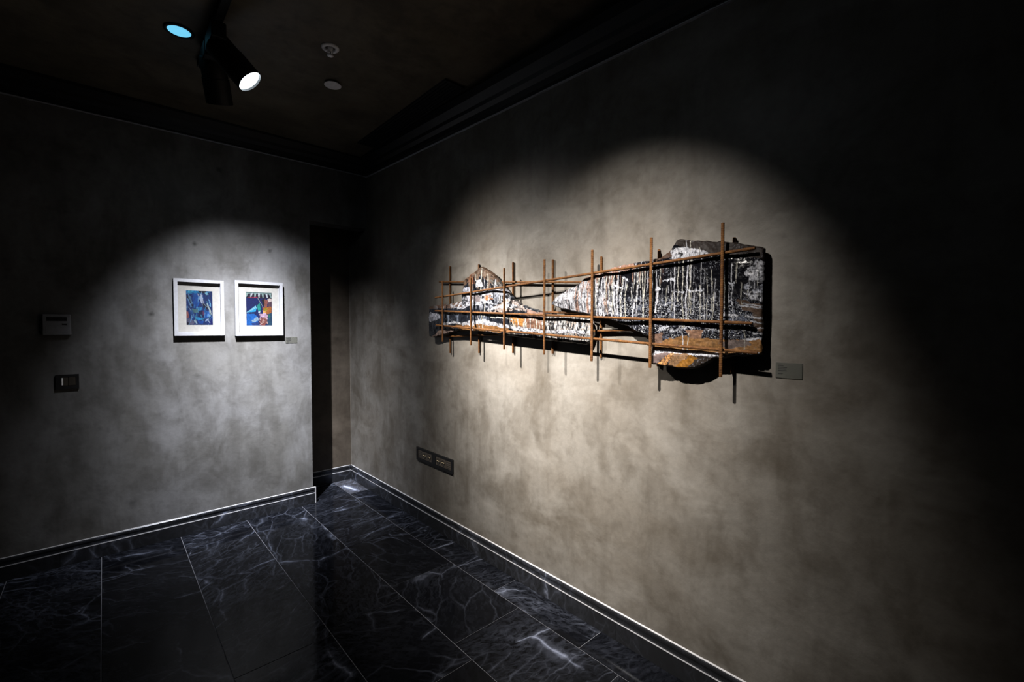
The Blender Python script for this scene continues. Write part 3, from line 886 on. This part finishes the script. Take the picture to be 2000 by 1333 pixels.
# ------------------------------------------------------------------ framed prints
def framed(px_outer, px_art, painter, label):
    D = 0.034
    (x0, y0), (x1, y1) = px_outer
    a, b = on_y(x0, y1, YL - D), on_y(x1, y0, YL - D)
    w, h = b.x - a.x, b.z - a.z
    cx, cz = (a.x + b.x) / 2, (a.z + b.z) / 2
    e = tag(empty('framed_print', (cx, YL - 0.001, cz)), label, 'picture', 'framed prints on the left wall')
    fw = 0.0215
    pr = [(0, 0), (0, -D), (fw, -D), (fw, -0.010), (fw + 0.003, -0.010), (fw + 0.003, 0)]

    def ring(d, y):
        return [(-w / 2 + d, y, -h / 2 + d), (w / 2 - d, y, -h / 2 + d), (w / 2 - d, y, h / 2 - d), (-w / 2 + d, y, h / 2 - d)]
    for s in range(4):                                # four mitred mouldings
        bm = bmesh.new()
        A = [bm.verts.new(ring(d, y)[s]) for d, y in pr]
        B = [bm.verts.new(ring(d, y)[(s + 1) % 4]) for d, y in pr]
        for i in range(len(pr)):
            j = (i + 1) % len(pr)
            bm.faces.new((A[i], A[j], B[j], B[i]))
        bm.faces.new(A)
        bm.faces.new(B[::-1])
        bmesh.ops.recalc_face_normals(bm, faces=bm.faces[:])
        mesh_obj('frame_side', bm, M['white'], e)
    box('mat_board', (-w / 2 + fw + 0.003, -0.008, -h / 2 + fw + 0.003), (w / 2 - fw - 0.003, -0.002, h / 2 - fw - 0.003), M['mat'], e)
    (u0, v0), (u1, v1) = px_art
    pa, pb = on_y(u0, v1, YL - 0.009), on_y(u1, v0, YL - 0.009)
    nx, nz = 110, 140
    gx, gz = np.meshgrid(np.linspace(0, 1, nx), np.linspace(0, 1, nz), indexing='ij')
    co = np.stack([pa.x - cx + gx * (pb.x - pa.x), np.full(gx.shape, -0.0088), pa.z - cz + gz * (pb.z - pa.z)], -1).reshape(-1, 3)
    idx = np.arange(nx * nz).reshape(nx, nz)
    f = np.stack([idx[:-1, :-1], idx[1:, :-1], idx[1:, 1:], idx[:-1, 1:]], -1).reshape(-1, 4)
    me = bpy.data.meshes.new('print_sheet')
    me.from_pydata(co.tolist(), [], f.tolist())
    set_paint(me, painter(gx * 100, (1 - gz) * 130).reshape(-1, 4))
    me.materials.append(M['print'])
    o = bpy.data.objects.new('print_sheet', me)
    COL.objects.link(o)
    o.parent = e
    return e


def art_blue(X, Y):
    P = Paint(X, Y, (0.006, 0.030, 0.155), 0.6)
    g = [([(0, 0), (100, 0), (100, 6), (40, 10), (0, 14)], (0.01, 0.20, 0.46)), ([(8, 0), (28, 0), (20, 9), (6, 12)], (0.05, 0.36, 0.60)),
         ([(45, 0), (78, 0), (74, 10), (52, 8)], (0.004, 0.008, 0.03)), ([(22, 12), (46, 8), (50, 45), (40, 70), (26, 50)], (0.006, 0.075, 0.34)),
         ([(0, 20), (10, 14), (26, 56), (20, 60)], (0.005, 0.010, 0.035)), ([(2, 30), (6, 28), (22, 62), (16, 66)], (0.10, 0.22, 0.40)),
         ([(6, 16), (12, 14), (26, 48), (22, 52)], (0.09, 0.20, 0.34)), ([(40, 10), (46, 12), (56, 32), (50, 34)], (0.36, 0.42, 0.60)),
         ([(52, 14), (62, 16), (66, 44), (56, 46)], (0.52, 0.58, 0.78)), ([(56, 40), (66, 38), (72, 58), (62, 58)], (0.26, 0.30, 0.46)),
         ([(70, 8), (80, 4), (84, 14), (74, 16)], (0.22, 0.52, 0.70)), ([(84, 30), (94, 40), (96, 62), (86, 56)], (0.16, 0.42, 0.72)),
         ([(88, 0), (100, 0), (100, 60), (94, 56)], (0.004, 0.025, 0.13)), ([(76, 46), (82, 48), (98, 92), (92, 90)], (0.46, 0.56, 0.60)),
         ([(60, 48), (76, 50), (84, 72), (66, 66)], (0.004, 0.010, 0.03)), ([(36, 62), (58, 60), (62, 72), (40, 76)], (0.03, 0.20, 0.44)),
         ([(20, 70), (40, 68), (44, 84), (24, 84)], (0.07, 0.17, 0.20)), ([(44, 78), (64, 76), (66, 98), (48, 100)], (0.005, 0.012, 0.07)),
         ([(60, 80), (68, 76), (72, 90), (62, 92)], (0.10, 0.03, 0.10)), ([(0, 78), (8, 80), (10, 104), (0, 106)], (0.30, 0.10, 0.10)),
         ([(10, 74), (20, 70), (34, 100), (26, 104)], (0.02, 0.09, 0.25)), ([(72, 74), (90, 80), (82, 104), (66, 100)], (0.012, 0.12, 0.46)),
         ([(80, 88), (96, 92), (86, 102), (78, 98)], (0.16, 0.36, 0.72)), ([(30, 98), (60, 106), (78, 104), (52, 112), (32, 108)], (0.02, 0.26, 0.55)),
         ([(88, 100), (100, 92), (100, 130), (82, 128)], (0.004, 0.010, 0.15)), ([(0, 108), (10, 104), (32, 122), (24, 130), (8, 126)], (0.12, 0.12, 0.22)),
         ([(72, 110), (84, 106), (80, 114), (70, 118)], (0.36, 0.50, 0.80)), ([(28, 112), (34, 110), (42, 126), (36, 128)], (0.30, 0.40, 0.50)),
         ([(0, 118), (8, 122), (14, 130), (0, 130)], (0.003, 0.004, 0.02)), ([(40, 112), (66, 116), (60, 126), (46, 124)], (0.006, 0.07, 0.38))]
    for i, (p, c) in enumerate(g):
        P.poly(p, c, 0.6, 3.0, 500 + i)
    r = np.random.RandomState(3)
    pal = [(0.02, 0.16, 0.42), (0.004, 0.012, 0.06), (0.12, 0.30, 0.55), (0.30, 0.40, 0.56), (0.01, 0.06, 0.28), (0.05, 0.22, 0.34)]
    for i in range(46):
        x, y = r.uniform(0, 100), r.uniform(0, 130)
        a, L = r.uniform(0.6, 2.2), r.uniform(8, 26)
        P.stroke([(x, y), (x + L * math.cos(a) * 0.6, y + L * math.sin(a))], r.uniform(0.5, 1.7), pal[i % 6], 0.6, 1.5, 700 + i)
    n = vnoise(X * 0.25 + Y * 0.08, Y * 0.06, 77, 3)
    P.c[..., :3] *= (0.55 + 0.9 * n)[..., None]
    return P.c


def art_fan(X, Y):
    P = Paint(X, Y, (0.004, 0.013, 0.12), 0.6)
    P.poly([(0, 0), (100, 0), (100, 24), (0, 24)], (0.018, 0.012, 0.030), 0.6, 1, 1)
    P.poly([(0, 0), (100, 0), (100, 7), (0, 7)], (0.15, 0.24, 0.24), 0.6, 1, 2)
    for i, x in enumerate((6, 22, 36, 50, 64, 78, 92)):
        P.poly([(x - 4, 4), (x + 4, 4), (50 + (x - 50) * 1.16 + 1.5, 21), (50 + (x - 50) * 1.16 - 2.0, 21)], (0.62, 0.68, 0.74) if i % 2 else (0.36, 0.52, 0.50), 0.6, 1.0, 3 + i)
    P.poly([(8, 20), (44, 19), (44, 23), (8, 23)], (0.32, 0.02, 0.09), 0.6, 1.5, 12)
    P.poly([(0, 84), (30, 84), (44, 96), (40, 130), (0, 130)], (0.006, 0.13, 0.52), 0.6, 3, 13)
    P.poly([(0, 80), (36, 53), (40, 62), (4, 80)], (0.22, 0.58, 0.80), 0.6, 0.6, 14)
    P.poly([(6, 80), (40, 62), (36, 76), (18, 78)], (0.02, 0.36, 0.70), 0.6, 0.6, 15)
    P.poly([(40, 53), (53, 40), (55, 72), (46, 74)], (0.015, 0.30, 0.28), 0.6, 0.6, 16)
    P.poly([(53, 40), (56, 42), (58, 70), (55, 72)], (0.004, 0.02, 0.05), 0.6, 0.6, 17)
    P.stroke([(45, 24), (66, 60)], 0.9, (0.34, 0.42, 0.40), 0.6, 0.4, 18)
    P.poly([(14, 80), (36, 78), (30, 84), (18, 84)], (0.003, 0.02, 0.10), 0.6, 1.5, 19)
    P.poly([(60, 28), (72, 24), (74, 50), (66, 56)], (0.012, 0.010, 0.016), 0.6, 3, 20)
    P.poly([(72, 26), (84, 30), (80, 54), (70, 58)], (0.30, 0.10, 0.08), 0.6, 4, 21)
    P.poly([(80, 24), (100, 24), (100, 34), (86, 40)], (0.70, 0.58, 0.55), 0.6, 4, 22)
    P.poly([(84, 40), (100, 34), (100, 60), (86, 56)], (0.10, 0.05, 0.08), 0.6, 4, 23)
    P.poly([(64, 58), (96, 56), (100, 78), (80, 84), (64, 82)], (0.42, 0.14, 0.03), 0.6, 5, 24)
    P.poly([(70, 62), (82, 60), (80, 72), (70, 74)], (0.30, 0.28, 0.02), 0.6, 4, 25)
    P.poly([(64, 70), (74, 72), (76, 84), (64, 84)], (0.80, 0.44, 0.12), 0.6, 4, 26)
    P.poly([(70, 86), (100, 80), (100, 130), (80, 130)], (0.02, 0.07, 0.14), 0.6, 4, 27)
    P.poly([(84, 90), (94, 86), (94, 98), (86, 100)], (0.02, 0.16, 0.12), 0.6, 3, 28)
    P.poly([(50, 86), (62, 82), (84, 88), (82, 104), (62, 100), (52, 104)], (0.62, 0.42, 0.60), 0.6, 6, 29)
    P.poly([(54, 98), (78, 100), (80, 122), (70, 130), (50, 130)], (0.24, 0.07, 0.06), 0.6, 5, 30)
    n = vnoise(X * 0.22, Y * 0.22, 31, 2)
    P.put(np.clip((n - 0.6) / 0.08, 0, 1) * inside(X, Y, [(48, 84), (84, 86), (82, 128), (50, 128)]) * 0.9, (0.72, 0.50, 0.46), 0.6)
    P.poly([(16, 110), (44, 98), (48, 108), (24, 120)], (0.26, 0.40, 0.56), 0.6, 5, 32)
    P.poly([(46, 74), (54, 74), (52, 82), (46, 82)], (0.55, 0.75, 0.85), 0.6, 2, 33)
    P.poly([(18, 122), (48, 116), (50, 130), (20, 130)], (0.015, 0.05, 0.22), 0.6, 4, 34)
    m = vnoise(X * 0.3, Y * 0.3, 40, 2)
    P.c[..., :3] *= (0.65 + 0.7 * m)[..., None]
    return P.c


framed(((341, 549), (437, 656.5)), ((364.5, 569.5), (414.5, 635)), art_blue, 'white framed blue abstract print, the left of the pair')
framed(((460.5, 553), (552, 656.5)), ((481.5, 572.5), (530.5, 636)), art_fan, 'white framed print with turquoise fan and orange, right of the pair')


# ------------------------------------------------------------------ controls on the left wall
def on_left(name, px0, px1, d, label, cat):
    a, b = on_y(px0[0], px1[1], YL - d), on_y(px1[0], px0[1], YL - d)
    e = tag(empty(name, ((a.x + b.x) / 2, YL, (a.z + b.z) / 2)), label, cat)
    return e, b.x - a.x, b.z - a.z


e, w, h = on_left('thermostat', (83, 614.5), (138, 655), 0.026, 'pale rectangular thermostat with dark display above the light switch', 'thermostat')
box('housing', (-w / 2, -0.026, -h / 2), (w / 2, 0, h / 2), M['grey_plastic'], e, 0.004, 2)
box('display', (-w * 0.36, -0.0268, h * 0.17), (w * 0.36, -0.0255, h * 0.36), M['black'], e, 0.0005)
box('button', (w * 0.18, -0.0275, -h * 0.02), (w * 0.36, -0.0255, h * 0.05), M['black'], e, 0.0004)
box('front_flap', (-w * 0.40, -0.0272, -h * 0.40), (w * 0.40, -0.0258, -h * 0.06), M['grey_plastic'], e, 0.0006)

e, w, h = on_left('light_switch', (109, 731), (154, 762), 0.012, 'black light switch plate with two rockers below the thermostat', 'switch')
bm = bmesh.new()
for lo, hi in (((-w / 2, -0.012, -h / 2), (-w * 0.28, 0, h / 2)), ((w * 0.36, -0.012, -h / 2), (w / 2, 0, h / 2)),
               ((-w * 0.28, -0.012, -h / 2), (w * 0.36, 0, -h * 0.27)), ((-w * 0.28, -0.012, h * 0.33), (w * 0.36, 0, h / 2))):
    add_box(bm, lo, hi)
mesh_obj('switch_plate', bm, M['black'], e)
box('rocker', (-w * 0.27, -0.011, -h * 0.26), (w * 0.03, -0.002, h * 0.32), M['rocker'], e, 0.001)
box('rocker', (w * 0.05, -0.011, -h * 0.26), (w * 0.35, -0.002, h * 0.32), M['rocker'], e, 0.001)
box('edge_strip', (-w * 0.25, -0.0125, -h * 0.22), (-w * 0.19, -0.0108, h * 0.28), M['strip'], e, 0.0005)

# ------------------------------------------------------------------ double socket strip on the right wall
a, b = on_x(813.5, 898, XW - 0.01), on_x(884, 901, XW - 0.01)
w = a.y - b.y
h = 0.096
e = tag(empty('socket_strip', (XW, (a.y + b.y) / 2, 0.503), (0, 0, -math.pi / 2)), 'long black double power outlet low on the right wall', 'outlet')
bm = bmesh.new()
for lo, hi in (((-w / 2, -0.011, -h / 2), (-w * 0.455, 0, h / 2)), ((w * 0.455, -0.011, -h / 2), (w / 2, 0, h / 2)), ((-w * 0.055, -0.011, -h / 2), (w * 0.055, 0, h / 2)),
               ((-w * 0.455, -0.011, -h / 2), (-w * 0.055, 0, -h * 0.30)), ((-w * 0.455, -0.011, h * 0.34), (-w * 0.055, 0, h / 2)),
               ((w * 0.055, -0.011, -h / 2), (w * 0.455, 0, -h * 0.30)), ((w * 0.055, -0.011, h * 0.34), (w * 0.455, 0, h / 2))):
    add_box(bm, lo, hi)
mesh_obj('cover_frame', bm, M['black'], e)
for s in (-1, 1):
    c0 = s * w * 0.255
    for i in range(3):
        x = c0 + (i - 1) * w * 0.133
        md = box('socket_module', (x - w * 0.064, -0.0085, -h * 0.29), (x + w * 0.064, -0.001, h * 0.33), M['module'], e, 0.0008)
        if (s < 0 and i > 0) or (s > 0 and i < 2):
            bm = bmesh.new()
            lathe(bm, [(0.0195, 0.0), (0.0195, 0.003), (0.0165, 0.003), (0.0165, 0.0006), (0.001, 0.0006)], 24)
            o = mesh_obj('socket_ring', bm, M['rocker'], md, loc=(x, -0.0085, h * 0.02))
            o.rotation_euler = (math.pi / 2, 0, 0)
            for dx in (-0.0095, 0.0095):
                bm = bmesh.new()
                lathe(bm, [(0.0052, 0.0), (0.0052, 0.0035), (0.003, 0.0050)], 14)
                o = mesh_obj('contact', bm, M['brass'], md, smooth=True, loc=(x + dx, -0.009, h * 0.02))
                o.rotation_euler = (math.pi / 2, 0, 0)
        else:
            for q in range(4):
                box('grille_bar', (x - w * 0.05, -0.0098, -h * 0.22 + q * h * 0.13), (x + w * 0.05, -0.0084, -h * 0.17 + q * h * 0.13), M['rocker'], md)

# ------------------------------------------------------------------ ceiling fittings
e = tag(empty('fire_sprinkler', (0.902, 2.399, ZC)), 'white pendent fire sprinkler with ring and deflector on the ceiling', 'sprinkler')
bm = bmesh.new()
lathe(bm, [(0.044, 0.0), (0.044, -0.004), (0.038, -0.009), (0.027, -0.009), (0.024, -0.002), (0.024, 0.0)], 36, False)
mesh_obj('escutcheon', bm, M['fitting'], e, True)
bm = bmesh.new()
lathe(bm, [(0.013, 0.0), (0.013, -0.010), (0.008, -0.014), (0.008, -0.020)], 20)
mesh_obj('body', bm, M['fitting'], e, True)
for s in (-1, 1):
    bm = bmesh.new()
    add_box(bm, (s * 0.011 - 0.002, -0.002, -0.040), (s * 0.011 + 0.002, 0.002, -0.016))
    mesh_obj('frame_arm', bm, M['fitting'], e)
bm = bmesh.new()
lathe(bm, [(0.003, -0.016), (0.003, -0.042)], 10)
mesh_obj('bulb', bm, M['black'], e)
bm = bmesh.new()
lathe(bm, [(0.015, -0.0405), (0.016, -0.042), (0.006, -0.044)], 20)
mesh_obj('deflector', bm, M['fitting'], e, True)

e = tag(empty('smoke_detector', (1.041, 2.736, ZC)), 'flat white round detector cover on the ceiling near the sprinkler', 'detector')
bm = bmesh.new()
lathe(bm, [(0.040, 0.0), (0.040, -0.010)], 36)
mesh_obj('neck', bm, M['black'], e)
bm = bmesh.new()
lathe(bm, [(0.047, -0.010), (0.048, -0.012), (0.046, -0.014), (0.002, -0.015)], 40)
mesh_obj('cover_disc', bm, M['fitting'], e)

e = tag(empty('recessed_downlight', DOWN['p']), 'small recessed downlight with a cyan glow in the dark ceiling', 'light')
bm = bmesh.new()
lathe(bm, [(0.052, -0.0005), (0.062, -0.003), (0.062, -0.005), (0.050, -0.007), (0.049, -0.001)], 40, False)
mesh_obj('trim_ring', bm, M['lamp_black'], e, True)
bm = bmesh.new()
lathe(bm, [(0.0485, -0.0008), (0.0485, -0.0022), (0.002, -0.0030)], 40)
mesh_obj('lens', bm, M['lens_cyan'], e)

# lighting track with its spot heads
RX = 0.425
rail = tag(empty('lighting_track', (RX, 1.75, ZC)), 'black lighting track running across the dark ceiling', 'track')
box('rail', (-0.018, -1.30, -0.034), (0.018, 1.22, 0), M['lamp_black'], rail, 0.002)
box('end_cap', (-0.020, 1.22, -0.036), (0.020, 1.245, 0), M['lamp_black'], rail, 0.002)
box('end_cap', (-0.020, -1.325, -0.036), (0.020, -1.30, 0), M['lamp_black'], rail, 0.002)


def spot_head(sp, label, lens_mat):
    P, A = Vector(sp['p']), Vector(sp['aim']).normalized()
    LEN, RAD = 0.205, 0.062
    back = P - A * LEN
    root = tag(empty('spot_head', (RX, back.y, ZC - 0.034)), label, 'spotlight', 'spot heads on the lighting track')
    off = Vector(root.location)
    box('adapter', (-0.030, -0.085, -0.075), (0.030, 0.085, 0.0), M['lamp_black'], root, 0.004)
    piv = P - A * (LEN * 0.72) - off
    # stem and yoke from the adapter to the barrel
    bm = bmesh.new()
    d = piv - Vector((0, 0, -0.074))
    lathe(bm, [(0.011, 0), (0.011, d.length)], 14)
    o = mesh_obj('stem', bm, M['lamp_black'], root, True)
    o.location = (0, 0, -0.074)
    o.rotation_mode = 'QUATERNION'
    o.rotation_quaternion = d.to_track_quat('Z', 'Y')
    q = A.to_track_quat('Z', 'Y')
    bm = bmesh.new()
    lathe(bm, [(0.030, -LEN - 0.004), (0.054, -LEN), (RAD - 0.003, -LEN + 0.008), (RAD - 0.003, -LEN * 0.55), (RAD - 0.005, -LEN * 0.545), (RAD - 0.005, -LEN * 0.53),
               (RAD, -LEN * 0.525), (RAD, 0.0105), (RAD - 0.004, 0.0105), (RAD - 0.0055, 0.001)], 48, False)
    bm.faces.new([f for f in bm.verts][:48][::-1])
    o = mesh_obj('barrel', bm, M['lamp_black'], root, True, loc=P - off)
    o.rotation_mode = 'QUATERNION'
    o.rotation_quaternion = q
    m = o.modifiers.new('edge', 'EDGE_SPLIT')
    m.split_angle = math.radians(40)
    bm = bmesh.new()
    lathe(bm, [(0.0565, -0.002), (0.0565, 0.0), (0.045, 0.002), (0.002, 0.003)], 48)
    o = mesh_obj('lens', bm, lens_mat, root, loc=P - off)
    o.rotation_mode = 'QUATERNION'
    o.rotation_quaternion = q
    li = bpy.data.lights.new('lamp', 'SPOT')
    li.energy = sp['w']
    li.color = sp['c']
    li.spot_size = math.radians(2 * sp['half'])
    li.spot_blend = sp['blend']
    li.shadow_soft_size = 0.016
    # beam distribution of the reflector: bright core that thins out to the edge of the field
    li.use_nodes = True
    t = li.node_tree
    em = t.nodes['Emission']
    ge = t.nodes.new('ShaderNodeNewGeometry')
    vt = t.nodes.new('ShaderNodeVectorTransform')
    vt.vector_type, vt.convert_from, vt.convert_to = 'VECTOR', 'WORLD', 'OBJECT'
    t.links.new(ge.outputs['Incoming'], vt.inputs[0])
    nm = t.nodes.new('ShaderNodeVectorMath')
    nm.operation = 'NORMALIZE'
    t.links.new(vt.outputs[0], nm.inputs[0])
    sx = t.nodes.new('ShaderNodeSeparateXYZ')
    t.links.new(nm.outputs[0], sx.inputs[0])
    src = sx.outputs[2]
    for op, val in (('ABSOLUTE', None), ('ARCCOSINE', None), ('DIVIDE', math.radians(sp['beam'])), ('POWER', 2.0), ('MULTIPLY', -1.0), ('EXPONENT', None)):
        nd = t.nodes.new('ShaderNodeMath')
        nd.operation = op
        t.links.new(src, nd.inputs[0])
        if val is not None:
            nd.inputs[1].default_value = val
        src = nd.outputs[0]
    t.links.new(src, em.inputs['Strength'])
    lo = bpy.data.objects.new('lamp', li)
    COL.objects.link(lo)
    lo.parent = root
    lo.location = P + A * 0.022 - off
    lo.rotation_mode = 'QUATERNION'
    lo.rotation_quaternion = A.to_track_quat('-Z', 'Y')
    return root


spot_head(SPOT_A, 'black spot head nearest the viewer aimed at the right end of the sculpture', M['lens_white'])
spot_head(SPOT_B, 'black cylindrical spot head with its bright white lens aimed right', M['lens_white'])
spot_head(SPOT_C, 'black cylindrical spot head turned away toward the two framed prints', M['lens_white'])
